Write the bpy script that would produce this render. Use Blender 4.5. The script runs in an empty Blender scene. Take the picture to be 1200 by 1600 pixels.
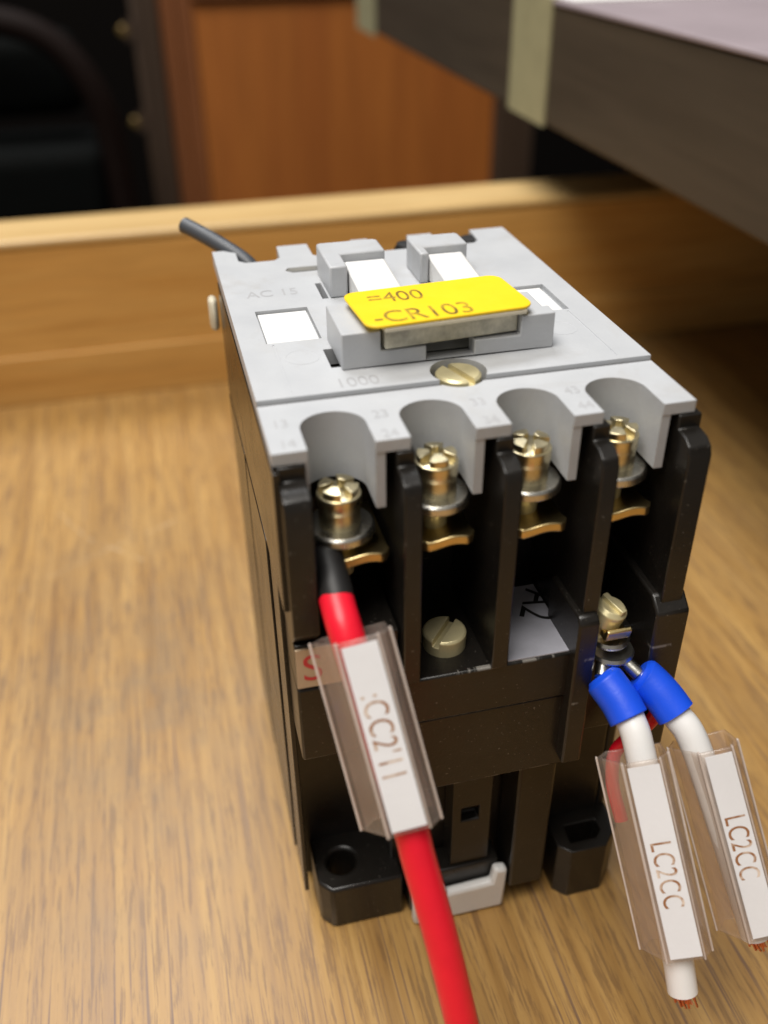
import bpy, bmesh, math, random
from mathutils import Vector, Matrix
random.seed(7)
R = math.radians
MM = 0.001
scene = bpy.context.scene
COL = scene.collection

# ------------------------------------------------------------------ camera
cam_d = bpy.data.cameras.new('camera')
cam = bpy.data.objects.new('camera', cam_d)
COL.objects.link(cam)
cam.location = (-7.596*MM, -77.721*MM, 123.877*MM)
cam.rotation_euler = (R(56.3611), R(0.5555), R(-13.8257))
cam_d.sensor_width = 36
cam_d.lens = 33.31
cam_d.clip_start = 0.005
cam_d.clip_end = 20
cam_d.dof.use_dof = True
cam_d.dof.focus_distance = 0.114
cam_d.dof.aperture_fstop = 15.0
scene.camera = cam

# ------------------------------------------------------------------ light
world = bpy.data.worlds.new('World')
scene.world = world
world.use_nodes = True
bg = world.node_tree.nodes['Background']
bg.inputs[0].default_value = (1.0, 0.95, 0.88, 1)
bg.inputs[1].default_value = 0.21

def area(name, loc, target, sx, sy, power, col):
    d = bpy.data.lights.new(name, 'AREA')
    d.shape = 'RECTANGLE'
    d.size, d.size_y = sx, sy
    d.energy = power
    d.color = col
    o = bpy.data.objects.new(name, d)
    COL.objects.link(o)
    o.location = loc
    o.rotation_euler = (Vector(target)-Vector(loc)).to_track_quat('-Z', 'Y').to_euler()
    return o
area('ceiling_light', (-0.40, -0.26, 1.47), (0.0, 0.03, 0.03), 0.8, 0.9, 28.0, (1.0, 0.96, 0.90))
area('far_ceiling_light', (-0.25, 0.85, 1.55), (0.0, 0.05, 0.05), 1.1, 0.5, 21.0, (0.97, 0.98, 1.0))

scene.view_settings.view_transform = 'Standard'
scene.view_settings.look = 'None'
scene.view_settings.exposure = 0.0
scene.view_settings.gamma = 1.0

# ------------------------------------------------------------------ materials
class NT:
    def __init__(self, name):
        self.m = bpy.data.materials.new(name)
        self.m.use_nodes = True
        self.t = self.m.node_tree
        self.b = self.t.nodes['Principled BSDF']
    def n(self, typ, **kw):
        x = self.t.nodes.new(typ)
        for k, v in kw.items():
            setattr(x, k, v)
        return x
    def l(self, a, b):
        self.t.links.new(a, b)
    def coord(self, scale=(1, 1, 1), rot=(0, 0, 0)):
        tc = self.n('ShaderNodeTexCoord')
        mp = self.n('ShaderNodeMapping')
        mp.inputs['Scale'].default_value = scale
        mp.inputs['Rotation'].default_value = rot
        self.l(tc.outputs['Object'], mp.inputs['Vector'])
        return mp.outputs['Vector']
    def noise(self, vec, scale, detail=3, rough=0.5, dist=0):
        x = self.n('ShaderNodeTexNoise')
        x.inputs['Scale'].default_value = scale
        x.inputs['Detail'].default_value = detail
        x.inputs['Roughness'].default_value = rough
        x.inputs['Distortion'].default_value = dist
        self.l(vec, x.inputs['Vector'])
        return x.outputs['Fac']
    def ramp(self, fac, stops):
        x = self.n('ShaderNodeValToRGB')
        e = x.color_ramp.elements
        while len(e) < len(stops):
            e.new(0.5)
        for el, (p, c) in zip(e, stops):
            el.position = p
            el.color = tuple(c) + (1,) if len(c) == 3 else c
        self.l(fac, x.inputs['Fac'])
        return x.outputs['Color']
    def mixc(self, fac, a, b, mode='MIX'):
        x = self.n('ShaderNodeMix', data_type='RGBA', blend_type=mode)
        for sock, v in ((x.inputs[0], fac), (x.inputs[6], a), (x.inputs[7], b)):
            if hasattr(v, 'links'):
                self.l(v, sock)
            elif isinstance(v, (int, float)):
                sock.default_value = v
            else:
                sock.default_value = tuple(v) + (1,)
        return x.outputs[2]
    def math(self, op, a, b=None, clamp=False):
        x = self.n('ShaderNodeMath', operation=op, use_clamp=clamp)
        for s, v in ((x.inputs[0], a), (x.inputs[1], b)):
            if v is None:
                continue
            if hasattr(v, 'links'):
                self.l(v, s)
            else:
                s.default_value = v
        return x.outputs[0]
    def bump(self, h, strength, dist=0.0002):
        x = self.n('ShaderNodeBump')
        x.inputs['Strength'].default_value = strength
        x.inputs['Distance'].default_value = dist
        self.l(h, x.inputs['Height'])
        self.l(x.outputs['Normal'], self.b.inputs['Normal'])

def plain(name, col, rough=0.45, metal=0.0, var=0.12, nscale=600, bump=0.08, spec=0.5, sub=0.0):
    """a plain material with slight mottling, uneven gloss and fine relief"""
    k = NT(name)
    v = k.coord()
    f = k.noise(v, nscale*0.25, 4, 0.6)
    lo = tuple(c*(1-var) for c in col)
    hi = tuple(min(1, c*(1+var)) for c in col)
    k.l(k.ramp(f, [(0.3, lo), (0.7, hi)]), k.b.inputs['Base Color'])
    f2 = k.noise(v, nscale*0.4, 4, 0.6)
    r = k.n('ShaderNodeMapRange')
    r.inputs['To Min'].default_value = max(0.02, rough-0.1)
    r.inputs['To Max'].default_value = min(1, rough+0.1)
    k.l(f2, r.inputs['Value'])
    k.l(r.outputs[0], k.b.inputs['Roughness'])
    k.b.inputs['Metallic'].default_value = metal
    k.b.inputs['Specular IOR Level'].default_value = spec
    if sub:
        k.b.inputs['Subsurface Weight'].default_value = sub
        k.b.inputs['Subsurface Radius'].default_value = (0.002, 0.002, 0.002)
        k.b.inputs['Subsurface Scale'].default_value = 0.5
    if bump:
        k.bump(k.noise(v, nscale*4, 2), bump)
    return k.m

M = {}
def black_plastic(name, col, rough):
    k = NT(name)
    v = k.coord()
    speck = k.ramp(k.noise(v, 2600, 2, 0.5), [(0.70, (0, 0, 0)), (0.76, (1, 1, 1))])
    smear = k.ramp(k.noise(v, 140, 5, 0.65), [(0.45, (0, 0, 0)), (0.75, (1, 1, 1))])
    c = k.mixc(k.math('MULTIPLY', smear, 0.35), col, (0.026, 0.022, 0.018))
    c = k.mixc(k.math('MULTIPLY', speck, 0.5), c, (0.22, 0.20, 0.17))
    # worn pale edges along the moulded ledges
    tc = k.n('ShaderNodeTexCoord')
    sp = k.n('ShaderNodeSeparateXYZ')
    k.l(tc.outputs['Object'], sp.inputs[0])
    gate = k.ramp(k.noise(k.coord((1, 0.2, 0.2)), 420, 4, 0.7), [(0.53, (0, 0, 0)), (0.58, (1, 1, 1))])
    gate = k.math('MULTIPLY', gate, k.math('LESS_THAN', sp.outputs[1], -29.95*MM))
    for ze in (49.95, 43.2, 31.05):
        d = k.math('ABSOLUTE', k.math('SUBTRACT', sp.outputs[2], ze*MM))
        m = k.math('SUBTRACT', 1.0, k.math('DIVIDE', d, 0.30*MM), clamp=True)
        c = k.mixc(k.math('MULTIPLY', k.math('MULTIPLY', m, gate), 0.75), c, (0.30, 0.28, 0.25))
    k.l(c, k.b.inputs['Base Color'])
    r = k.n('ShaderNodeMapRange')
    r.inputs['To Min'].default_value = rough-0.10
    r.inputs['To Max'].default_value = rough+0.14
    k.l(k.noise(v, 200, 5, 0.65), r.inputs['Value'])
    k.l(r.outputs[0], k.b.inputs['Roughness'])
    k.bump(k.noise(v, 2800, 2), 0.10)
    return k.m
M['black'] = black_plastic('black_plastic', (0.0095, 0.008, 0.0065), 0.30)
M['black_side'] = plain('glossy_black_side', (0.016, 0.013, 0.010), 0.26, nscale=500, bump=0.05)
M['black_matt'] = plain('dull_black_plastic', (0.012, 0.011, 0.011), 0.5)
def grey_plastic():
    k = NT('grey_plastic')
    v = k.coord()
    base = k.ramp(k.noise(v, 160, 4, 0.6), [(0.3, (0.425, 0.437, 0.455)), (0.7, (0.465, 0.475, 0.49))])
    grime = k.ramp(k.noise(k.coord((1, 1, 0.6)), 90, 6, 0.7, 0.5), [(0.54, (0, 0, 0)), (0.74, (1, 1, 1))])
    c = k.mixc(k.math('MULTIPLY', grime, 0.34), base, (0.33, 0.305, 0.27))
    dots = k.ramp(k.noise(v, 1900, 2), [(0.73, (0, 0, 0)), (0.78, (1, 1, 1))])
    c = k.mixc(k.math('MULTIPLY', dots, 0.4), c, (0.25, 0.23, 0.20))
    k.l(c, k.b.inputs['Base Color'])
    r = k.n('ShaderNodeMapRange')
    r.inputs['To Min'].default_value = 0.33
    r.inputs['To Max'].default_value = 0.55
    k.l(k.noise(v, 220, 4), r.inputs['Value'])
    k.l(r.outputs[0], k.b.inputs['Roughness'])
    k.bump(k.noise(v, 2500, 2), 0.12)
    return k.m
M['grey'] = grey_plastic()
M['print'] = plain('worn_grey_print', (0.36, 0.36, 0.37), 0.5)
M['white'] = plain('white_plastic', (0.76, 0.755, 0.74), 0.35, var=0.04)
M['wire_white'] = plain('white_insulation', (0.80, 0.79, 0.78), 0.38, var=0.04)
M['yellow'] = plain('yellow_tag', (0.90, 0.60, 0.012), 0.4, var=0.03)
def tag_ink():
    k = NT('smudged_tag_ink')
    f = k.ramp(k.noise(k.coord(), 700, 3, 0.6), [(0.42, (0, 0, 0)), (0.66, (1, 1, 1))])
    k.l(k.mixc(f, (0.16, 0.10, 0.012), (0.50, 0.33, 0.012)), k.b.inputs['Base Color'])
    k.b.inputs['Roughness'].default_value = 0.5
    return k.m
M['ink'] = tag_ink()
def worn_ink():
    k = NT('worn_brown_ink')
    f = k.ramp(k.noise(k.coord(), 620, 3, 0.6), [(0.47, (0, 0, 0)), (0.63, (1, 1, 1))])
    k.l(k.mixc(f, (0.30, 0.13, 0.05), (0.70, 0.58, 0.48)), k.b.inputs['Base Color'])
    k.b.inputs['Roughness'].default_value = 0.6
    return k.m
M['ink_brown'] = worn_ink()
M['brass'] = plain('brass', (0.74, 0.58, 0.28), 0.30, metal=1, var=0.15)
M['dull_brass'] = plain('dull_brass', (0.20, 0.13, 0.04), 0.5, metal=0.6)
M['screw'] = plain('pale_yellow_plating', (0.68, 0.60, 0.39), 0.30, metal=1, var=0.25, nscale=1500)
M['zinc'] = plain('yellow_zinc', (0.68, 0.60, 0.35), 0.35, metal=0.45, var=0.2)
M['steel'] = plain('plated_steel', (0.68, 0.66, 0.60), 0.28, metal=1)
M['copper'] = plain('copper', (0.80, 0.30, 0.15), 0.35, metal=1)
M['red'] = plain('red_insulation', (0.84, 0.008, 0.030), 0.38, var=0.06)
M['red_ink'] = plain('red_ink', (0.62, 0.05, 0.06), 0.5)
M['blue'] = plain('blue_ferrule', (0.008, 0.085, 0.80), 0.42, var=0.08)
M['grey_wire'] = plain('dark_grey_insulation', (0.055, 0.06, 0.07), 0.45)
M['silver'] = plain('silver_label', (0.50, 0.50, 0.56), 0.4, metal=0.3, var=0.15)
M['tan'] = plain('tan_label', (0.55, 0.42, 0.28), 0.5)
M['cream'] = plain('cream_plastic', (0.66, 0.60, 0.46), 0.45)
M['strip'] = plain('white_marker_strip', (0.74, 0.735, 0.75), 0.5, var=0.03)
M['amber'] = plain('smoky_carrier', (0.50, 0.47, 0.37), 0.25, var=0.5, nscale=1200)

def clear(name, tint, haze):
    k = NT(name)
    t = k.t
    tr = k.n('ShaderNodeBsdfTransparent')
    tr.inputs[0].default_value = tint + (1,)
    gl = k.n('ShaderNodeBsdfGlossy')
    gl.inputs['Roughness'].default_value = 0.14
    df = k.n('ShaderNodeBsdfDiffuse')
    df.inputs[0].default_value = (0.72, 0.62, 0.55, 1)
    lw = k.n('ShaderNodeLayerWeight')
    lw.inputs[0].default_value = 0.5
    fac = k.math('ADD', k.math('MULTIPLY', k.math('POWER', lw.outputs['Facing'], 4.0), 0.45), 0.035)
    m1 = k.n('ShaderNodeMixShader')
    v = k.coord()
    hz = k.n('ShaderNodeMapRange')
    hz.inputs['To Min'].default_value = haze*0.55
    hz.inputs['To Max'].default_value = haze*1.5
    k.l(k.noise(v, 250, 4), hz.inputs['Value'])
    k.l(hz.outputs[0], m1.inputs[0])
    k.l(tr.outputs[0], m1.inputs[1])
    k.l(df.outputs[0], m1.inputs[2])
    m2 = k.n('ShaderNodeMixShader')
    k.l(fac, m2.inputs[0])
    k.l(m1.outputs[0], m2.inputs[1])
    k.l(gl.outputs[0], m2.inputs[2])
    k.l(m2.outputs[0], t.nodes['Material Output'].inputs['Surface'])
    return k.m
M['clear'] = clear('clear_sleeve', (0.96, 0.925, 0.895), 0.10)
M['ridge'] = clear('clear_sleeve_ridge', (0.95, 0.93, 0.92), 0.55)

def oak():
    k = NT('oak_print_drawer_bottom')
    v1 = k.coord((1350, 75, 1350))
    v2 = k.coord((900, 26, 900))
    v3 = k.coord((45, 9, 45))
    fine = k.noise(v1, 1.0, 6, 0.72, 0.15)
    mid = k.noise(v2, 0.45, 5, 0.6, 0.4)
    broad = k.noise(v3, 1.0, 3, 0.5, 0.3)
    c = k.ramp(mid, [(0.34, (0.285, 0.158, 0.048)), (0.5, (0.372, 0.217, 0.067)), (0.66, (0.440, 0.270, 0.090))])
    pore = k.ramp(fine, [(0.42, (1, 1, 1)), (0.49, (0, 0, 0))])
    c = k.mixc(k.math('MULTIPLY', pore, 0.58), c, (0.135, 0.072, 0.034))
    line = k.ramp(k.noise(k.coord((1900, 22, 1900)), 1.0, 3, 0.5), [(0.33, (1, 1, 1)), (0.40, (0, 0, 0))])
    c = k.mixc(k.math('MULTIPLY', line, 0.75), c, (0.13, 0.075, 0.055))
    pale = k.ramp(fine, [(0.60, (0, 0, 0)), (0.72, (1, 1, 1))])
    c = k.mixc(k.math('MULTIPLY', pale, 0.30), c, (0.48, 0.31, 0.13))
    tint = k.ramp(broad, [(0.3, (0.88, 0.82, 0.76)), (0.7, (1.06, 1.04, 1.0))])
    c = k.mixc(1.0, c, tint, 'MULTIPLY')
    wear = k.ramp(k.noise(k.coord((1, 0.6, 1)), 26, 5, 0.65, 0.4), [(0.46, (0, 0, 0)), (0.72, (1, 1, 1))])
    c = k.mixc(k.math('MULTIPLY', wear, 0.25), c, (0.28, 0.19, 0.09))
    vd = k.n('ShaderNodeVectorMath', operation='DISTANCE')
    k.l(k.coord((1, 0.5, 1)), vd.inputs[0])
    vd.inputs[1].default_value = (-0.022, -0.022, 0)
    rub = k.math('SUBTRACT', 1.0, k.math('DIVIDE', vd.outputs['Value'], 0.034), clamp=True)
    rub = k.math('MULTIPLY', rub, k.ramp(k.noise(k.coord(), 70, 5, 0.65), [(0.38, (0, 0, 0)), (0.62, (1, 1, 1))]))
    c = k.mixc(k.math('MULTIPLY', rub, 0.55), c, (0.19, 0.14, 0.085))
    # pale worn scratches running across the grain near the front left
    tc = k.n('ShaderNodeTexCoord')
    sp = k.n('ShaderNodeSeparateXYZ')
    k.l(tc.outputs['Object'], sp.inputs[0])
    X, Y = sp.outputs[0], sp.outputs[1]
    wob = k.math('MULTIPLY', k.math('SUBTRACT', k.noise(k.coord(), 60, 3), 0.5), 0.006)
    for (x0, y0, x1, y1, w) in ((-42, 28, -33, 11, 0.35), (-33, 11, -20, -2, 0.35), (-46, -6, -12, 13, 0.22), (60, -12, 76, 30, 0.25)):
        x0, y0, x1, y1, w = [q*MM for q in (x0, y0, x1, y1, w)]
        L = math.hypot(x1-x0, y1-y0)
        nx, ny = -(y1-y0)/L, (x1-x0)/L
        d = k.math('ADD', k.math('ADD', k.math('MULTIPLY', X, nx), k.math('MULTIPLY', Y, ny)), -(x0*nx+y0*ny))
        d = k.math('ABSOLUTE', k.math('ADD', d, k.math('MULTIPLY', wob, 0.6)))
        s = k.math('ADD', k.math('ADD', k.math('MULTIPLY', X, (x1-x0)/L), k.math('MULTIPLY', Y, (y1-y0)/L)), -(x0*(x1-x0)+y0*(y1-y0))/L)
        a = k.math('MULTIPLY', k.math('GREATER_THAN', s, 0), k.math('LESS_THAN', s, L))
        line = k.math('SUBTRACT', 1.0, k.math('DIVIDE', d, w), clamp=True)
        br = k.ramp(k.noise(k.coord(), 180, 3), [(0.46, (0, 0, 0)), (0.62, (1, 1, 1))])
        mk = k.math('MULTIPLY', k.math('MULTIPLY', line, a), k.math('MULTIPLY', br, 0.5))
        c = k.mixc(mk, c, (0.80, 0.68, 0.48))
    k.l(c, k.b.inputs['Base Color'])
    rr = k.n('ShaderNodeMapRange')
    rr.inputs['To Min'].default_value = 0.32
    rr.inputs['To Max'].default_value = 0.50
    k.l(mid, rr.inputs['Value'])
    k.l(rr.outputs[0], k.b.inputs['Roughness'])
    k.bump(fine, 0.12, 0.0002)
    return k.m
M['oak'] = oak()

def wood(name, dark, light, axis='x', rough=0.45, k0=1.0):
    k = NT(name)
    s = {'x': (8, 110, 110), 'z': (90, 90, 7), 'y': (110, 8, 110)}[axis]
    v = k.coord(tuple(q*k0 for q in s))
    v2 = k.coord(tuple(q*k0*5 for q in s))
    a = k.noise(v, 1.0, 4, 0.55, 0.8)
    b = k.noise(v2, 1.0, 4, 0.6, 0.2)
    c = k.ramp(a, [(0.32, dark), (0.68, light)])
    c = k.mixc(k.math('MULTIPLY', k.ramp(b, [(0.35, (1, 1, 1)), (0.6, (0, 0, 0))]), 0.3), c, tuple(q*0.6 for q in dark))
    k.l(c, k.b.inputs['Base Color'])
    k.b.inputs['Roughness'].default_value = rough
    k.bump(b, 0.1, 0.0003)
    return k.m
M['pine'] = wood('varnished_drawer_side', (0.56, 0.285, 0.070), (0.70, 0.41, 0.130), 'x', 0.42)
M['edge'] = wood('pale_board_edge', (0.52, 0.33, 0.125), (0.66, 0.47, 0.22), 'x', 0.4)
M['cherry'] = wood('orange_brown_veneer', (0.37, 0.110, 0.019), (0.48, 0.158, 0.027), 'z', 0.5, 0.3)
M['cherry_frame'] = wood('red_brown_frame', (0.19, 0.062, 0.019), (0.26, 0.088, 0.027), 'z', 0.45, 0.3)
M['post'] = wood('dark_brown_post', (0.045, 0.026, 0.015), (0.075, 0.044, 0.026), 'z', 0.5, 0.3)
M['laminate'] = wood('dark_brown_laminate', (0.050, 0.037, 0.024), (0.075, 0.057, 0.038), 'y', 0.55, 0.4)
M['desk_top'] = plain('mauve_grey_desktop', (0.33, 0.275, 0.295), 0.4, var=0.08, nscale=120)
M['tape'] = plain('olive_cream_tape', (0.34, 0.32, 0.19), 0.5, var=0.08)
M['paper'] = plain('white_paper', (0.80, 0.79, 0.76), 0.7, var=0.03)
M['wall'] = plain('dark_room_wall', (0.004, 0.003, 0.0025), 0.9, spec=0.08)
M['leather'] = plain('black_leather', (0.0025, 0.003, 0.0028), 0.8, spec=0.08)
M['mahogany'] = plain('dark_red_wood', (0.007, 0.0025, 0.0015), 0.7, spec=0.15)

# ------------------------------------------------------------------ mesh helpers (millimetres in, metres out)
def new_bm():
    return bmesh.new()

def box(bm, x0, x1, y0, y1, z0, z1):
    vs = [bm.verts.new((x, y, z)) for z in (z0, z1) for y in (y0, y1) for x in (x0, x1)]
    for f in ((0, 2, 3, 1), (4, 5, 7, 6), (0, 1, 5, 4), (2, 6, 7, 3), (0, 4, 6, 2), (1, 3, 7, 5)):
        bm.faces.new([vs[i] for i in f])

def prism(bm, pts, a0, a1, axis='z'):
    """polygon extruded along an axis; pts are (x,y), (y,z) or (x,z)"""
    def P(p, a):
        return {'z': (p[0], p[1], a), 'x': (a, p[0], p[1]), 'y': (p[0], a, p[1])}[axis]
    lo = [bm.verts.new(P(p, a0)) for p in pts]
    hi = [bm.verts.new(P(p, a1)) for p in pts]
    n = len(pts)
    fs = [bm.faces.new(lo[::-1]), bm.faces.new(hi)]
    for i in range(n):
        fs.append(bm.faces.new((lo[i], lo[(i+1) % n], hi[(i+1) % n], hi[i])))
    return fs

def circ(cx, cy, r, n=32, a0=0.0, a1=2*math.pi):
    full = abs(a1-a0-2*math.pi) < 1e-6
    m = n if full else n+1
    return [(cx+r*math.cos(a0+(a1-a0)*i/n), cy+r*math.sin(a0+(a1-a0)*i/n)) for i in range(m)]

def lathe(bm, prof, cx=0, cy=0, n=36):
    rings = []
    for r, z in prof:
        if r < 1e-6:
            rings.append([bm.verts.new((cx, cy, z))])
        else:
            rings.append([bm.verts.new((cx+r*math.cos(2*math.pi*i/n), cy+r*math.sin(2*math.pi*i/n), z)) for i in range(n)])
    for a, b in zip(rings[:-1], rings[1:]):
        for i in range(n):
            j = (i+1) % n
            if len(a) == 1 and len(b) == 1:
                continue
            if len(a) == 1:
                bm.faces.new((a[0], b[i], b[j]))
            elif len(b) == 1:
                bm.faces.new((a[i], a[j], b[0]))
            else:
                bm.faces.new((a[i], a[j], b[j], b[i]))

def spline(pts, per=8):
    P = [Vector(p) for p in pts]
    P = [P[0]*2-P[1]] + P + [P[-1]*2-P[-2]]
    out = []
    for i in range(1, len(P)-2):
        for j in range(per):
            t = j/per
            a, b, c, d = P[i-1], P[i], P[i+1], P[i+2]
            out.append(0.5*((2*b)+(c-a)*t+(2*a-5*b+4*c-d)*t*t+(3*b-a-3*c+d)*t**3))
    out.append(P[-2])
    return out

def tube(bm, pts, r, n=20, cap=True):
    """swept round tube; r is a number or one radius per point"""
    rings = []
    up = Vector((0.31, 0.2, 0.93))
    m = len(pts)
    rr = r if isinstance(r, (list, tuple)) else [r]*m
    for i, p in enumerate(pts):
        d = (pts[min(i+1, m-1)]-pts[max(i-1, 0)]).normalized()
        u = (up-d*up.dot(d)).normalized()
        w = d.cross(u)
        up = u
        rings.append([bm.verts.new(p+(u*math.cos(2*math.pi*k/n)+w*math.sin(2*math.pi*k/n))*rr[i]) for k in range(n)])
    for a, b in zip(rings[:-1], rings[1:]):
        for k in range(n):
            bm.faces.new((a[k], a[(k+1) % n], b[(k+1) % n], b[k]))
    if cap:
        bm.faces.new(rings[0][::-1])
        bm.faces.new(rings[-1])

def to_mesh(name, bm, smooth=True):
    bmesh.ops.recalc_face_normals(bm, faces=bm.faces)
    bmesh.ops.scale(bm, vec=(MM, MM, MM), verts=bm.verts)
    me = bpy.data.meshes.new(name)
    bm.to_mesh(me)
    bm.free()
    if smooth:
        for p in me.polygons:
            p.use_smooth = True
        me.set_sharp_from_angle(angle=R(32))
    return me

def root(name, label, cat, loc, group=None):
    o = bpy.data.objects.new(name, None)
    COL.objects.link(o)
    o.location = Vector(loc)*MM
    o.empty_display_size = 0.01
    o['label'] = label
    o['category'] = cat
    if group:
        o['group'] = group
    return o

def top_loc(p):
    v = Vector((0, 0, 0))
    while p is not None:
        v += p.location
        p = p.parent
    return v

def part(name, bm, mat, parent=None, bevel=0.0, label=None, seg=2, loc=None, angle=32):
    """one mesh object; bm holds scene millimetres (or millimetres round loc)"""
    base = top_loc(parent)
    here = Vector(loc)*MM if loc is not None else base
    me = to_mesh(name, bm)
    if loc is None and base.length > 0:
        me.transform(Matrix.Translation(-base))
    me.materials.append(mat)
    o = bpy.data.objects.new(name, me)
    COL.objects.link(o)
    o.parent = parent
    o.location = here-base
    if bevel:
        b = o.modifiers.new('bevel', 'BEVEL')
        b.width = bevel*MM
        b.segments = seg
        b.limit_method = 'ANGLE'
        b.angle_limit = R(angle)
        b.harden_normals = False
    if label:
        o['label'] = label
    return o

def boolean(base, ops):
    """base and cutters are bmeshes in mm; returns a bmesh"""
    def tmp(b):
        bmesh.ops.recalc_face_normals(b, faces=b.faces)
        me = bpy.data.meshes.new('tmp')
        b.to_mesh(me)
        b.free()
        o = bpy.data.objects.new('tmp', me)
        COL.objects.link(o)
        return o
    o = tmp(base)
    others = []
    for b, op in ops:
        c = tmp(b)
        others.append(c)
        m = o.modifiers.new('b', 'BOOLEAN')
        m.operation = op
        m.solver = 'EXACT'
        m.use_self = True
        m.object = c
    dg = bpy.context.evaluated_depsgraph_get()
    dg.update()
    me = bpy.data.meshes.new_from_object(o.evaluated_get(dg))
    out = bmesh.new()
    out.from_mesh(me)
    bpy.data.meshes.remove(me)
    for q in [o]+others:
        d = q.data
        bpy.data.objects.remove(q)
        bpy.data.meshes.remove(d)
    return out

def boxed(*a):
    b = new_bm()
    box(b, *a)
    return b

def prismed(*a, **k):
    b = new_bm()
    prism(b, *a, **k)
    return b

def text_part(name, txt, size, mat, parent, mat4, sx=1.0, depth=0.0, label=None, space=1.0):
    """flat lettering; size and mat4 in mm, mat4 places the baseline start"""
    c = bpy.data.curves.new(name, 'FONT')
    c.body = txt
    c.size = size
    c.extrude = depth
    c.space_character = space
    t = bpy.data.objects.new('tmp', c)
    COL.objects.link(t)
    dg = bpy.context.evaluated_depsgraph_get()
    dg.update()
    me = bpy.data.meshes.new_from_object(t.evaluated_get(dg))
    bpy.data.objects.remove(t)
    bpy.data.curves.remove(c)
    me.transform(Matrix.Translation(-top_loc(parent)) @ Matrix.Scale(MM, 4) @ mat4 @ Matrix.Diagonal((sx, 1, 1, 1)))
    me.name = name
    me.materials.clear()
    me.materials.append(mat)
    o = bpy.data.objects.new(name, me)
    COL.objects.link(o)
    o.parent = parent
    if label:
        o['label'] = label
    return o

def frame(o, x, y):
    """matrix with origin o and in-plane axes x, y"""
    x = Vector(x).normalized()
    y = Vector(y)
    y = (y-x*y.dot(x)).normalized()
    z = x.cross(y)
    m = Matrix.Identity(4)
    for i in range(3):
        m[i][0], m[i][1], m[i][2], m[i][3] = x[i], y[i], z[i], o[i]
    return m

# ------------------------------------------------------------------ the drawer it stands in
drawer = root('drawer_box', 'open shallow wooden drawer with oak grain bottom and varnished side board', 'drawer', (0, 100, 0))
part('drawer_bottom', boxed(-420, 322, -260, 183.5, -5, 0), M['oak'], drawer)
part('board', boxed(-420, 322, 183.6, 204.5, -8, 43.9), M['pine'], drawer)
part('edge_band', boxed(-420, 322, 183.5, 204.6, 44.0, 46.6), M['edge'], drawer, bevel=1.2, seg=3)
part('side_batten', boxed(-420, 322, 182.9, 183.55, 0.1, 14.5), M['pine'], drawer, bevel=0.3)

# ------------------------------------------------------------------ the desk on the right
desk = root('dark_desk', 'dark brown laminate desk slab with mauve top overhanging the drawer', 'desk', (300, 150, 68))
part('slab', boxed(100, 620, -260, 412, 68, 97.2), M['laminate'], desk, bevel=0.8)
part('desktop', boxed(99.6, 620.4, -260.4, 412.4, 97.25, 98.4), M['desk_top'], desk, bevel=0.3)
part('blocker_pedestal', boxed(324, 616, -250, 405, -500, 67.7), M['laminate'], desk)  # unseen carcass the drawer slides from, added to block ambient light from the right
for ya, yb, za in ((178, 205.5, 67.6), (377, 412.8, 66.5)):
    b = new_bm()
    prism(b, [(99.3, za), (99.95, za), (99.95, 98.45), (104, 98.45), (104, 98.8), (99.3, 98.8)], ya, yb, 'y')
    part('tape_strip', b, M['tape'], desk)
ppr = part('paper_sheet', boxed(101.5, 165, 168, 188, 98.5, 99.0), M['paper'])
ppr['label'] = 'small sheet of white paper lying on the desk edge'
ppr['category'] = 'paper'

# ------------------------------------------------------------------ the room behind
cab = root('wooden_cabinet', 'orange brown wooden cabinet behind the drawer with framed door panel', 'cabinet', (130, 660, -500))
part('door_panel', boxed(38, 256, 652, 668, -500, 57.5), M['cherry'], cab)
b = new_bm()
box(b, 15, 26, 646, 668, -500, 90)
box(b, 26.5, 37.6, 649, 668, -500, 90)
part('stile', b, M['cherry_frame'], cab, bevel=1.5)
part('rail', boxed(38, 256, 647, 668, 59, 90), M['cherry_frame'], cab, bevel=1.5)
part('corner_post', boxed(-3, 14.6, 640, 668, -500, 90), M['post'], cab, bevel=2.5)
part('edge_post', boxed(256.5, 288, 646, 668, -500, 90), M['post'], cab, bevel=2)
for x, z in ((-9.5, -13.5), (-9.0, 43.5)):
    b = new_bm()
    lathe(b, [(0, -2), (1.4, -2), (1.4, 2), (3.2, 3.4), (3.6, 5), (2.6, 6.6), (0, 7)])
    k = part('knob', b, M['dull_brass'], cab, loc=(x, 645, z))
    k.rotation_euler = (R(90), 0, 0)
    part('hinge_leaf', boxed(x+1, x+7, 638.4, 639.9, z-6, z+6), M['post'], cab)
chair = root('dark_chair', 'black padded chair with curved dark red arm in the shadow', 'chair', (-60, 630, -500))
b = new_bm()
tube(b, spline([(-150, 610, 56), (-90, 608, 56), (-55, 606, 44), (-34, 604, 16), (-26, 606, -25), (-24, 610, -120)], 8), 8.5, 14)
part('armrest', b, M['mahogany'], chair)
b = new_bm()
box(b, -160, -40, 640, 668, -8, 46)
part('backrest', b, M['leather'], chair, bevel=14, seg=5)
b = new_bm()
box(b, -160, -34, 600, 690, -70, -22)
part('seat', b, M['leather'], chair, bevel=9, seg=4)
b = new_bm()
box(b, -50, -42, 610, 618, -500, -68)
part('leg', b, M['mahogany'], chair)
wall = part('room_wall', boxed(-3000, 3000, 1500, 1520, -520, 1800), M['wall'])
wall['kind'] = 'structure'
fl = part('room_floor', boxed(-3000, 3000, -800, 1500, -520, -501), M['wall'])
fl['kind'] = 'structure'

# ------------------------------------------------------------------ the contactor
con = root('contactor', 'grey topped black contactor relay with yellow tag standing in the drawer', 'contactor', (22, 27, 0))
PITCH = 10.2
CX = [6.8, 16.9, 27.2, 37.0]                  # channel centres

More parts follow.
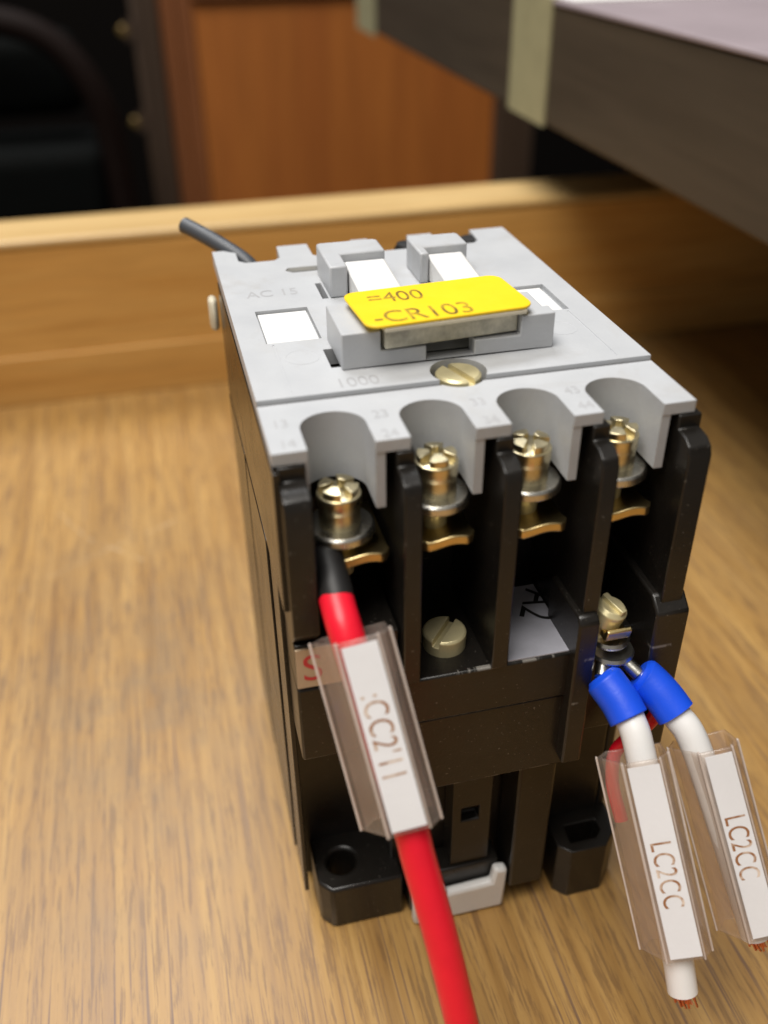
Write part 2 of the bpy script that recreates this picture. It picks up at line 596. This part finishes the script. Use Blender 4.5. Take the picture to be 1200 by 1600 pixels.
# black housing -------------------------------------------------------------
b = new_bm()
box(b, 0.7, 43.7, 11.5, 52, 47, 77.8)         # upper core, its front is the back of the channels
box(b, 12.4, 43.5, 4.6, 52.2, 1.0, 46.5)      # deep core
box(b, 0.9, 12.3, 10.5, 52.1, 1.05, 46.4)     # set back further on the left
b2 = new_bm()
box(b2, 12.0, 34.2, -3.5, 13, 43.3, 50.0)
box(b2, 12.1, 33.9, -3.15, 13, 31.0, 43.1)
box(b2, 34.3, 44.2, 0, 13, 46.6, 49.2)
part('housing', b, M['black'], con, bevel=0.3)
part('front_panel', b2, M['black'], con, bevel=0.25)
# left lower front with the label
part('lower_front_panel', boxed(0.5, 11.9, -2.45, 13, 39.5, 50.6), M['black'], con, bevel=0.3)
# fins between the terminals
for i, (x0, x1) in enumerate(((0.4, 3.2), (12.1, 14.0), (22.3, 24.2), (32.6, 34.5), (42.1, 44.7))):
    zb = 50.05 if 0 < i < 4 else (57.0 if i == 0 else 49.3)
    prof = [(11.4, zb), (-1.8, zb), (-4.0, zb+(2.5 if i == 0 else 0.001)), (-4.0, 74.6), (-3.6, 75.6), (-2.6, 76.2), (-1.0, 76.4), (-1.0, 77.95), (11.4, 77.95)]
    if 0 < i < 4:
        prof = [(11.4, zb), (-3.9, zb), (-4.0, 74.6), (-3.6, 75.6), (-2.6, 76.2), (-1.0, 76.4), (-1.0, 77.95), (11.4, 77.95)]
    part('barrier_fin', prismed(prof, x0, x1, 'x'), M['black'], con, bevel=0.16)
# rear fins
for (x0, x1) in ((0.5, 2.7), (12.2, 13.9), (22.3, 24.0), (32.6, 34.3), (42.0, 43.7)):
    prof = [(52.3, 48), (57.2, 48), (57.2, 76.4), (55.5, 77.9), (52.3, 77.9)]
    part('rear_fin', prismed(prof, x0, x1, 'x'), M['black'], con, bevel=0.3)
# side plates with slits between them
for (y0, y1, z0, z1, x0) in ((-1.5, 51.8, 61.0, 77.7, -0.1), (12.6, 31.6, 5, 60.5, -0.15), (33.2, 51.9, 5, 60.5, -0.15), (4.8, 11.2, 5, 60.5, 0.05)):
    part('side_plate', boxed(x0, 0.68 if z0 > 50 else 0.66, y0, y1, z0, z1), M['black_side'], con, bevel=0.12)
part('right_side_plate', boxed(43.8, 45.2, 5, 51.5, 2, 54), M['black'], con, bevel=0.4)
# coil terminal block lower right
b = new_bm()
prism(b, [(-5.0, 33), (3.5, 33), (3.5, 56.0), (-4.3, 56.0), (-5.0, 55.2)], 31.9, 34.4, 'x')
prism(b, [(-5.0, 33), (9.5, 33), (9.5, 57.0), (-3.2, 56.4), (-5.0, 54.8)], 41.3, 45.4, 'x')
box(b, 34.3, 41.4, -0.4, 4.4, 33, 49.0)
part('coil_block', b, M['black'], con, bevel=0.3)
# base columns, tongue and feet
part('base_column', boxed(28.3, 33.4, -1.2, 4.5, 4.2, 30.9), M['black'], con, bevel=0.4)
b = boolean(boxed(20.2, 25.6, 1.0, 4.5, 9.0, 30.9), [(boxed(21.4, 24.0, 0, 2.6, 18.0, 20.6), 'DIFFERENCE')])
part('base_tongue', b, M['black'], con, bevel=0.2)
b = new_bm()
prism(b, [(1.8, 12), (1.8, 3.2), (3.4, 1.4), (13.6, 1.4), (13.6, 12)], 0, 8.4)
h = new_bm()
prism(h, circ(5.6, 6.0, 2.1, 24), -1, 10)
part('foot', boolean(b, [(h, 'DIFFERENCE')]), M['black'], con, bevel=0.45)
b = new_bm()
prism(b, [(35.6, 10.5), (35.6, -0.3), (37.2, -1.9), (42.4, -1.9), (45.2, 1.0), (45.2, 10.5)], 0, 10.0)
h = new_bm()
prism(h, [(37.6, -0.3), (41.4, -0.3), (42.6, 0.8), (42.6, 2.7), (37.8, 2.7)], -1, 12)
part('foot', boolean(b, [(h, 'DIFFERENCE')]), M['black'], con, bevel=0.45)
# white latch between the feet
b = new_bm()
prism(b, [(14.4, 0.2), (27.8, 0.2), (28.0, 8.4), (26.1, 8.7), (25.7, 6.0), (19.2, 5.7), (18.9, 7.0), (14.4, 7.0)], -1.2, 0.4, 'y')
part('rail_latch', b, M['white'], con, bevel=0.5)
part('latch_guide', boxed(14.2, 27.2, 0.5, 4.5, 1.2, 8.9), M['black'], con, bevel=0.3)
# cream plug at the rear left side
b = new_bm()
box(b, -1.5, -0.2, 55.0, 57.5, 69.0, 74)
part('side_plug', b, M['cream'], con, bevel=0.8)

# grey cover ----------------------------------------------------------------
def notch(cx, hw, y0, yb, n=18):
    """U outline, open towards y0, round end at yb"""
    s = 1 if yb > y0 else -1
    dep = min(hw*0.92, abs(yb-y0))
    pts = [(cx-hw, y0)]
    for i in range(n+1):
        a = math.pi-math.pi*i/n
        pts.append((cx+hw*math.cos(a), yb-s*dep+s*dep*math.sin(a)))
    pts.append((cx+hw, y0))
    return pts if s < 0 else pts[::-1]

strip = boxed(0, 43.9, -0.7, 9.35, 78.05, 79.4)
ops = []
for cx in CX:
    o = new_bm()
    prism(o, notch(cx, 4.3, -0.62, 7.6), 71.7, 78.6)
    ops.append((o, 'UNION'))
for cx in CX:
    o = new_bm()
    prism(o, notch(cx, 3.3, -3, 6.5), 60, 90)
    ops.append((o, 'DIFFERENCE'))
h = new_bm(); prism(h, circ(22.1, 11.2, 2.9, 30), 70, 90)
ops.append((h, 'DIFFERENCE'))
part('terminal_cover', boolean(strip, ops), M['grey'], con, bevel=0.16)

plate = boxed(0, 43.9, 9.5, 58.0, 78.0, 79.95)
ops = []
h = new_bm(); prism(h, circ(22.1, 11.2, 3.1, 30), 70, 90)
ops.append((h, 'DIFFERENCE'))
for cx, hw in ((6.1, 2.9), (16.8, 3.1), (25.6, 2.9), (35.4, 2.9)):
    h = new_bm(); prism(h, [(cx-hw, 60), (cx-hw, 53.0), (cx-hw+0.9, 52.0), (cx+hw-0.9, 52.0), (cx+hw, 53.0), (cx+hw+0.4, 60)], 70, 90)
    ops.append((h, 'DIFFERENCE'))
for q in ((3.0, 9.5, 23.6, 33.7), (34.9, 40.6, 24.6, 33.4)):
    ops.append((boxed(q[0], q[1], q[2], q[3], 79.2, 90), 'DIFFERENCE'))
for q in ((9.0, 10.9, 15.4, 20.4), (11.9, 12.7, 35.8, 41.5)):
    ops.append((boxed(q[0], q[1], q[2], q[3], 70, 90), 'DIFFERENCE'))
h = new_bm(); prism(h, [(8.9, 47.4), (9.8, 46.4), (13.6, 46.4), (13.6, 48.4), (9.4, 48.4)], 79.0, 90)
ops.append((h, 'DIFFERENCE'))
# faint grooved panels in front of the inserts
for q in ((3.6, 3.9, 10.5, 23.0), (40.0, 40.3, 10.5, 24.0)):
    ops.append((boxed(q[0], q[1], q[2], q[3], 79.87, 90), 'DIFFERENCE'))
part('cover_plate', boolean(plate, ops), M['grey'], con, bevel=0.16)
prism_slot = new_bm()
prism(prism_slot, [(9.2, 47.35), (9.9, 46.6), (13.4, 46.6), (13.4, 48.2), (9.6, 48.2)], 79.02, 79.3)
part('slot_mark', prism_slot, M['cream'], con)
part('insert_label', boxed(3.25, 9.3, 23.75, 33.4, 79.22, 79.62), M['white'], con, bevel=0.1)
part('insert_label', boxed(35.1, 40.1, 24.75, 33.1, 79.22, 79.62), M['white'], con, bevel=0.1)
# raised coupling blocks and white slides
for (x0, x1, x2, y0, y1, y2) in ((12.9, 15.2, 21.2, 35.6, 40.4, 45.4), (25.2, 26.4, 32.4, 37.6, 40.2, 45.0)):
    b = new_bm()
    prism(b, [(x0, y0), (x1, y0), (x1, y1), (x2, y1), (x2, y2-0.5), (x2-0.5, y2), (x0+0.4, y2), (x0, y2-0.4)], 79.97, 84.0)
    part('coupling_block', b, M['grey'], con, bevel=0.25)
for (x0, x1, y0, y1) in ((15.4, 20.8, 22.5, 39.6), (26.5, 31.2, 24.0, 39.6)):
    part('white_slide', prismed([(y0, 79.98), (y1, 79.98), (y1, 83.1), (y1-1.2, 83.5), (y0, 82.2)], x0, x1, 'x'), M['white'], con, bevel=0.35)
# tag holder
hb = boxed(10.0, 34.2, 14.3, 23.0, 79.97, 84.1)
ops = [(boxed(14.3, 30.2, 13, 30, 81.8, 90), 'DIFFERENCE'),
       (boxed(19.4, 24.9, 13, 30, 80.05, 90), 'DIFFERENCE'),
       (boxed(13.0, 31.2, 16.4, 22.0, 80.02, 90), 'DIFFERENCE'),
       (prismed([(31.5, 17.0), (32.6, 16.4), (36, 16.8), (36, 30), (31.5, 30)], 83.4, 90), 'DIFFERENCE')]
part('tag_holder', boolean(hb, ops), M['grey'], con, bevel=0.14)
# yellow tag on its clear carrier
TA = R(4.2)
tm = Matrix.Translation((21.7, 18.5, 0)) @ Matrix.Rotation(TA, 4, 'Z')
b = new_bm(); box(b, -7.3, 8.2, -4.0, 3.2, 82.0, 84.35)
bmesh.ops.transform(b, matrix=tm, verts=b.verts)
carrier = part('tag_carrier', b, M['amber'], con, bevel=0.2, label='smoky clear carrier under the yellow tag')
b = new_bm(); box(b, -7.7, 8.7, -5.2, 4.4, 84.4, 84.95)
bmesh.ops.transform(b, matrix=tm, verts=b.verts)
part('carrier_lip', b, M['cream'], carrier, bevel=0.15)
def rrect(hx, hy, r, n=6):
    pts = []
    for cx, cy, a in ((hx-r, hy-r, 0), (-hx+r, hy-r, 90), (-hx+r, -hy+r, 180), (hx-r, -hy+r, 270)):
        for i in range(n+1):
            t = R(a+90*i/n)
            pts.append((cx+r*math.cos(t), cy+r*math.sin(t)))
    return pts
b = new_bm(); prism(b, rrect(9.55, 5.2, 1.5), 84.98, 85.3)
bmesh.ops.transform(b, matrix=tm, verts=b.verts)
tag = part('name_tag', b, M['yellow'], con, bevel=0.08, label='yellow rounded tag printed =400 -CR103')
text_part('tag_lettering', '=400', 4.0, M['ink'], tag, frame((14.2, 19.2, 85.33), (1, 0.01, 0), (0.16, 1, 0)), sx=0.78)
text_part('tag_lettering', '-CR103', 4.4, M['ink'], tag, frame((13.6, 13.4, 85.33), (1, 0.055, 0), (0.16, 1, 0)), sx=0.83)

# faint terminal numbers on the cover
for tx, x, y in (('13', 0.9, 4.3), ('14', 1.0, 0.2), ('23', 11.0, 3.9), ('24', 11.0, -0.2), ('33', 21.3, 3.9), ('34', 21.3, -0.1), ('43', 31.6, 3.9), ('44', 31.6, 0.4)):
    text_part('terminal_number', tx, 2.3, M['print'], con, frame((x, y, 79.42), (1, 0, 0), (0, 1, 0)), sx=0.75)
text_part('faded_lettering', '1000', 3.0, M['print'], con, frame((8.6, 10.4, 79.97), (1, 0, 0), (0, 1, 0)), sx=0.8)
text_part('faded_lettering', 'AC 15', 3.2, M['print'], con, frame((2.6, 38.4, 79.97), (1, 0, 0), (0, 1, 0)), sx=0.8)

for cx, cy in ((8.6, 20.6), (37.2, 20.8)):
    b = new_bm()
    lathe(b, [(1.75, 79.9), (1.8, 79.97), (2.0, 79.97), (2.0, 79.9)], cx-2.2 if cx < 20 else cx, cy-1.6, 32)
    part('moulded_ring', b, M['grey'], con)

# slotted screws ------------------------------------------------------------
def slotted(r, h, slot, ang):
    b = new_bm()
    lathe(b, [(0, -2.0), (r*0.96, -2.0), (r, h-0.25), (r-0.25, h), (0, h)], n=40)
    s = boxed(-0.42, 0.42, -r-1, r+1, h-slot, h+1)
    bmesh.ops.rotate(s, cent=(0, 0, 0), matrix=Matrix.Rotation(ang, 3, 'Z'), verts=s.verts)
    return boolean(b, [(s, 'DIFFERENCE')])
part('cover_screw', slotted(2.5, 0.9, 0.7, R(19)), M['zinc'], con, loc=(22.1, 11.2, 78.9), bevel=0.08)
part('mounting_screw', slotted(2.55, 2.1, 0.9, R(-40)), M['zinc'], con, loc=(18.4, 1.7, 50.1), bevel=0.08)

# terminal screws with washer and clamp, four channels -----------------------
def screw_bm():
    b = new_bm()
    lathe(b, [(0, -4.2), (2.2, -4.2), (2.2, -2.0), (2.2, -1.7), (2.3, -1.5), (2.3, -0.1), (2.1, 0.0), (0, 0.0)], n=36)
    for q in range(4):           # four raised quarters round the cross slot
        a0, a1 = q*math.pi/2+0.27, (q+1)*math.pi/2-0.27
        outer = circ(0, 0, 2.08, 6, a0, a1)
        inner = circ(0, 0, 0.75, 3, a1-0.05, a0+0.05)
        fs = prism(b, outer+inner, -0.05, 1.0)
        for v in fs[1].verts:     # the crown falls towards the rim
            v.co.z -= 0.22*(v.co.xy.length > 1.5)
    return b
def washer_bm():
    b = new_bm()
    lathe(b, [(1.9, -4.9), (3.55, -4.9), (3.7, -4.7), (3.65, -4.0), (3.4, -3.75), (1.5, -3.75)], n=36)
    return b
def clamp_bm():
    """bowed brass clamp: a thick strip waved across its width with rounded front corners"""
    b = new_bm()
    n, m = 12, 7
    top, bot = [], []
    for i in range(n+1):
        x = -3.1+6.4*i/n
        e = max(0, abs(x-0.1)-2.1)/1.1
        yf = -4.1+1.3*e*e
        wv = 0.2*math.cos(x*1.15-0.9)
        rt, rb = [], []
        for j in range(m+1):
            y = yf+(6.5-yf)*(j/m)**1.6
            lift = 0.55*max(0, 1-(y-yf)/1.6)**2
            z = -7.7+wv*max(0, 1-(y+4)/9)
            rt.append(b.verts.new((x, y, z+0.5+lift*0.8)))
            rb.append(b.verts.new((x, y, z-0.6+lift*0.5)))
        top.append(rt); bot.append(rb)
    for i in range(n):
        for j in range(m):
            b.faces.new((top[i][j], top[i+1][j], top[i+1][j+1], top[i][j+1]))
            b.faces.new((bot[i][j], bot[i][j+1], bot[i+1][j+1], bot[i+1][j]))
        b.faces.new((bot[i][0], bot[i+1][0], top[i+1][0], top[i][0]))
        b.faces.new((bot[i][m], top[i][m], top[i+1][m], bot[i+1][m]))
    for j in range(m):
        b.faces.new((bot[0][j], top[0][j], top[0][j+1], bot[0][j+1]))
        b.faces.new((bot[n][j], bot[n][j+1], top[n][j+1], top[n][j]))
    return b
def post_bm():
    b = new_bm()
    lathe(b, [(0, -10), (1.3, -10), (1.3, -3.7), (0, -3.7)], n=20)
    return b
zh = [72.3, 74.6, 74.7, 74.9]
proto = None
for i, (x, z) in enumerate(zip((6.9, 17.2, 27.4, 37.3), zh)):
    if proto is None:
        s = part('terminal_screw', screw_bm(), M['screw'], con, loc=(x, 2.6, z), bevel=0.07)
        kids = [part('washer', washer_bm(), M['steel'], s, loc=(x, 2.6, z), bevel=0.05),
                part('clamp_plate', clamp_bm(), M['brass'], s, loc=(x, 2.6, z), bevel=0.25),
                part('threaded_post', post_bm(), M['zinc'], s, loc=(x, 2.6, z))]
        kids[1].location.x += 1.4*MM
        kids[1].location.z += 1.0*MM
        proto = (s, kids)
        s.rotation_euler = (0, 0, R(12))
    else:
        s = proto[0].copy(); COL.objects.link(s)
        s.location = Vector((x, 2.6, z))*MM-con.location
        s.rotation_euler = (0, 0, R((0, 38, -25, 15)[i]))
        for c in proto[1]:
            d = c.copy(); COL.objects.link(d); d.parent = s
            d.location = (0, 0, 0)
            if d.name.startswith('clamp_plate'):
                d.location = (0.4*MM, 0, -0.7*MM)
                d.rotation_euler = (0, 0, -s.rotation_euler.z)
proto[1][1].rotation_euler = (0, 0, R(-12))
# coil terminal screw
b = new_bm()
lathe(b, [(0, -7.0), (1.2, -7.0), (1.2, -2.6), (1.75, -2.4), (1.85, -0.5), (1.4, 0), (0, 0)], n=28)
box(b, -0.4, 0.4, -1.6, 1.6, -0.1, 0.5)
cs = part('coil_screw', b, M['zinc'], con, loc=(37.0, -2.6, 55.3), bevel=0.08)
cs.rotation_euler = (R(14), R(6), R(25))
b = new_bm()
lathe(b, [(0, 48.2), (2.6, 48.2), (2.7, 48.5), (2.5, 48.9), (0, 49.0)], 37.6, -2.6, 28)
lathe(b, [(0, 50.2), (2.3, 50.2), (2.4, 50.5), (2.2, 50.9), (0, 51.0)], 37.2, -2.4, 28)
cw = part('clamp_washer', b, M['steel'], con)
b = new_bm()
prism(b, [(-4.6, 52.0), (-4.2, 51.5), (1.5, 51.6), (1.5, 52.2), (-3.8, 52.3), (-4.4, 53.4), (-4.9, 53.2)], 35.6, 38.6, 'x')
part('clamp_plate', b, M['brass'], con, bevel=0.15)
# dark rear terminals showing in the back notches
for x in (28.2, 38.0):
    b = new_bm()
    lathe(b, [(0, 70), (2.0, 70), (2.0, 78.6), (1.5, 79.6), (0, 79.8)], x, 55.4, 20)
    part('rear_screw', b, M['black_matt'], con)

# flat labels ----------------------------------------------------------------
b = new_bm(); box(b, 0.55, 5.6, -2.75, -2.5, 51.2, 56.6)
lab = part('side_label', b, M['tan'], con, label='tan label with a red letter S')
text_part('label_letter', 'S', 5.2, M['red_ink'], lab, frame((1.1, -2.78, 52.2), (1, 0, 0), (0, 0, 1)), sx=1.0)
part('label_seat', boxed(0.5, 11.9, -2.45, 13, 50.7, 57.0), M['black'], con, bevel=0.2)
b = new_bm()
prism(b, [(24.5, -3.2), (32.4, -3.2), (32.4, 9.4), (24.5, 9.4)], 50.03, 50.2)
lab = part('coil_label', b, M['silver'], con, label='silver grey label printed A2')
text_part('label_lettering', 'A2', 6.2, M['black_matt'], lab, frame((31.2, 8.8, 50.23), (-0.55, -1, 0), (1, -0.5, 0)), sx=0.8)

# ------------------------------------------------------------------ camera-depth helper for the loose wires: points measured on the object
def along(pts, r, n=20, per=8):
    b = new_bm()
    tube(b, spline(pts, per), r, n)
    return b

def sleeve_profile(w):
    return [(-4.3*w, -0.9), (-1.3*w, 3.0), (3.0*w, 3.0), (4.1*w, 1.4), (3.6*w, -2.6), (-3.2*w, -2.8)]

VIEW = Vector((-7.6, -77.7, 123.9))
def make_sleeve(parent, a, bpt, w, txt, tstart, tsize, twist, up_hint, strip, wt=0.45):
    """clear marker sleeve from a to b; returns (sleeve, axes)"""
    a, bpt = Vector(a), Vector(bpt)
    d = (bpt-a).normalized()
    L = (bpt-a).length
    n = Vector(up_hint)
    n = (n-d*n.dot(d)).normalized()
    n = Matrix.Rotation(twist, 3, d) @ n
    u = d.cross(n)            # to the right as seen from n with d pointing down
    u = -u if u.x < 0 else u
    T = frame(a, u, n)
    T2 = Matrix(((u.x, n.x, d.x, a.x), (u.y, n.y, d.y, a.y), (u.z, n.z, d.z, a.z), (0, 0, 0, 1)))
    prof = sleeve_profile(w)
    cen = Vector((sum(p[0] for p in prof)/6, sum(p[1] for p in prof)/6))
    inner = []
    for p in prof:
        q = Vector(p)-cen
        inner.append(tuple(cen+q*(1-wt/q.length*1.25)))
    bm = new_bm()
    rings = []
    for pts, t in ((prof, 0), (prof, L), (inner, L), (inner, 0)):
        rings.append([bm.verts.new((p[0], p[1], t)) for p in pts])
    for k in range(4):
        A, B = rings[k], rings[(k+1) % 4]
        for i in range(6):
            bm.faces.new((A[i], A[(i+1) % 6], B[(i+1) % 6], B[i]))
    bmesh.ops.transform(bm, matrix=T2, verts=bm.verts)
    sl = part('marker_sleeve', bm, M['clear'], parent, bevel=0.18)
    bm = new_bm()
    x0, x1 = strip
    box(bm, x0, x1, 3.02, 3.12, 0.5, L-0.5)
    bmesh.ops.transform(bm, matrix=T2, verts=bm.verts)
    st = part('marker_strip', bm, M['strip'], sl, label='white paper strip lettered '+txt)
    for q0, q1, v0, v1 in ((x0-0.62, x0-0.30, 2.2, 3.1), (x1+0.12, x1+0.34, 2.3, 3.05), (-4.38*w, -4.1*w, -1.25, -0.75), (3.9*w, 4.2*w, 1.0, 1.5)):
        bm = new_bm()
        box(bm, q0, q1, v0, v1, -0.05, L+0.05)
        bmesh.ops.transform(bm, matrix=T2, verts=bm.verts)
        part('sleeve_ridge', bm, M['ridge'], sl, bevel=0.08)
    org = a+d*tstart+u*x0+n*3.14
    F = frame(org+u*((x1-x0-tsize*0.7)/2), d, u)
    text = text_part('marker_lettering', txt, tsize, M['ink_brown'], sl, F, sx=0.72, space=1.08)
    return sl

# red wire -------------------------------------------------------------------
def strands(end, d, r, n, parent):
    b = new_bm()
    d = Vector(d).normalized()
    u = d.orthogonal().normalized()
    w = d.cross(u)
    rnd = random.Random(n*7)
    for i in range(n):
        a = rnd.uniform(0, 6.28)
        q = r*math.sqrt(rnd.random())
        o = Vector(end)+(u*math.cos(a)+w*math.sin(a))*q
        e = o+d*rnd.uniform(0.7, 2.0)+(u*rnd.uniform(-1, 1)+w*rnd.uniform(-1, 1))*0.55
        tube(b, [o-d*0.5, (o+e)/2, e], 0.14, 6)
    s = part('copper_strands', b, M['copper'], parent)
    s['kind'] = 'stuff'
    return s

rw = root('red_wire', 'red wire with black ferrule and clear marker sleeve screwed into the first terminal', 'wire', (5, -3, 64))
path = spline([(5.0, -1.2, 65.0), (5.0, -5.0, 63.6), (5.4, -8.1, 61.3), (7.1, -13.4, 53.3), (8.9, -18.3, 45.1), (9.4, -20.1, 41.8), (10.8, -24.1, 33.5), (12.1, -27.9, 23.9), (13.4, -31.1, 13.4), (15.4, -34.5, 6.0), (18.2, -39, 2.6), (22, -46, 1.9), (25, -58, 1.85), (25, -75, 1.85)], 8)
b = new_bm(); tube(b, path[6:], 1.78, 24)
part('insulation', b, M['red'], rw)
b = new_bm(); tube(b, spline([(5.0, 2.2, 66.6), (4.9, 0.2, 66.2), (5.0, -2.2, 65.2), (5.05, -4.4, 64.0)], 6), [1.5]*6+[1.72]*6+[1.75]*6+[1.7], 24)
part('ferrule', b, M['black_matt'], rw)
b = new_bm(); tube(b, spline([(5.3, 4.5, 67.3), (5.1, 2.8, 66.8), (5.0, 1.6, 66.4)], 4), 0.95, 14)
part('ferrule_pin', b, M['steel'], rw)
make_sleeve(rw, (5.6, -7.6, 61.9), (8.2, -17.9, 45.2), 1.0, ":CC2'11", 5.4, 3.5, R(6), (-0.1, -0.85, 0.55), (-0.95, 2.6))

# white wires ----------------------------------------------------------------
def white_wire(label, pts, ferr, pin, a, c, w, end, dirn, txt, ts, size, tw, hint, strip):
    r = root('white_wire', label, 'wire', pts[0], 'white wires on the coil terminal')
    b = new_bm(); tube(b, spline(pts, 8), 1.72, 22)
    part('insulation', b, M['wire_white'], r)
    b = new_bm()
    fp = spline(ferr, 8)
    m = len(fp)
    tube(b, fp, [1.7+0.6*min(1, i/5) for i in range(m)], 24, cap=True)
    part('ferrule', b, M['blue'], r, bevel=0.15)
    b = new_bm(); tube(b, spline(pin, 4), 0.85, 14)
    part('ferrule_pin', b, M['steel'], r)
    make_sleeve(r, a, c, w, txt, ts, size, tw, hint, strip)
    strands(end, dirn, 1.15, 26, r)
    return r
white_wire('inner white wire with blue ferrule, left of the pair, cut end showing below its sleeve',
           [(36.9, -8.0, 45.3), (37.3, -9.7, 44.0), (37.5, -11.9, 42.1), (37.9, -17.8, 34.2), (38.7, -24.8, 22.4), (38.95, -27.4, 17.8)],
           [(35.4, -4.9, 47.0), (35.9, -5.9, 46.4), (36.7, -7.8, 45.3), (37.2, -9.5, 44.1)],
           [(37.4, -1.6, 48.0), (36.2, -3.6, 47.6), (35.5, -5.1, 46.9)],
           (36.6, -12.3, 41.4), (38.7, -24.9, 22.3), 0.95, (38.95, -27.4, 17.8), (0.1, -0.5, -0.87),
           'LC2CC', 9.0, 3.3, R(8), (-0.25, -0.85, 0.55), (-0.9, 2.6))
white_wire('outer white wire with blue ferrule, right of the pair, its sleeve reaching the picture edge',
           [(42.2, -8.4, 45.1), (43.0, -10.1, 43.6), (44.2, -12.6, 41.4), (46.3, -19.2, 32.2), (48.8, -25.2, 21.6)],
           [(39.9, -5.6, 46.8), (40.7, -6.3, 46.3), (42.0, -8.2, 45.1), (42.9, -9.9, 43.8)],
           [(37.8, -2.4, 48.2), (38.6, -3.8, 47.8), (39.9, -5.7, 46.8)],
           (45.0, -12.9, 41.6), (48.4, -24.7, 22.4), 0.9, (48.8, -25.2, 21.6), (0.2, -0.5, -0.85),
           'LC2CC', 7.6, 3.3, R(4), (-0.25, -0.85, 0.55), (-0.6, 2.4))

# short red wire behind the white ones
b = along([(43.5, -3.6, 43.6), (43.4, -5.6, 40.4), (42.2, -5.6, 37.6), (40.6, -4.6, 34.6), (39.4, -4.4, 32.0), (38.9, -6.0, 28.5), (39.2, -9.0, 25.0)], 0.85, 16)
o = part('red_wire', b, M['red'])
o['label'] = 'short thin red wire curling down behind the white wires'
o['category'] = 'wire'

# dark grey wire at the back
gw = root('grey_wire', 'dark grey wire stub sticking up from the rear left notch', 'wire', (5, 55, 77))
b = along([(6.2, 52.5, 72.0), (5.6, 54.6, 76.6), (4.6, 56.2, 78.6), (0.6, 60.9, 80.6), (-3.2, 65.2, 82.0)], 1.15, 16)
part('insulation', b, M['grey_wire'], gw)
b = new_bm(); tube(b, [Vector((-3.0, 65.0, 81.93)), Vector((-3.25, 65.25, 82.02))], 0.6, 10)
part('copper_core', b, M['black_matt'], gw)
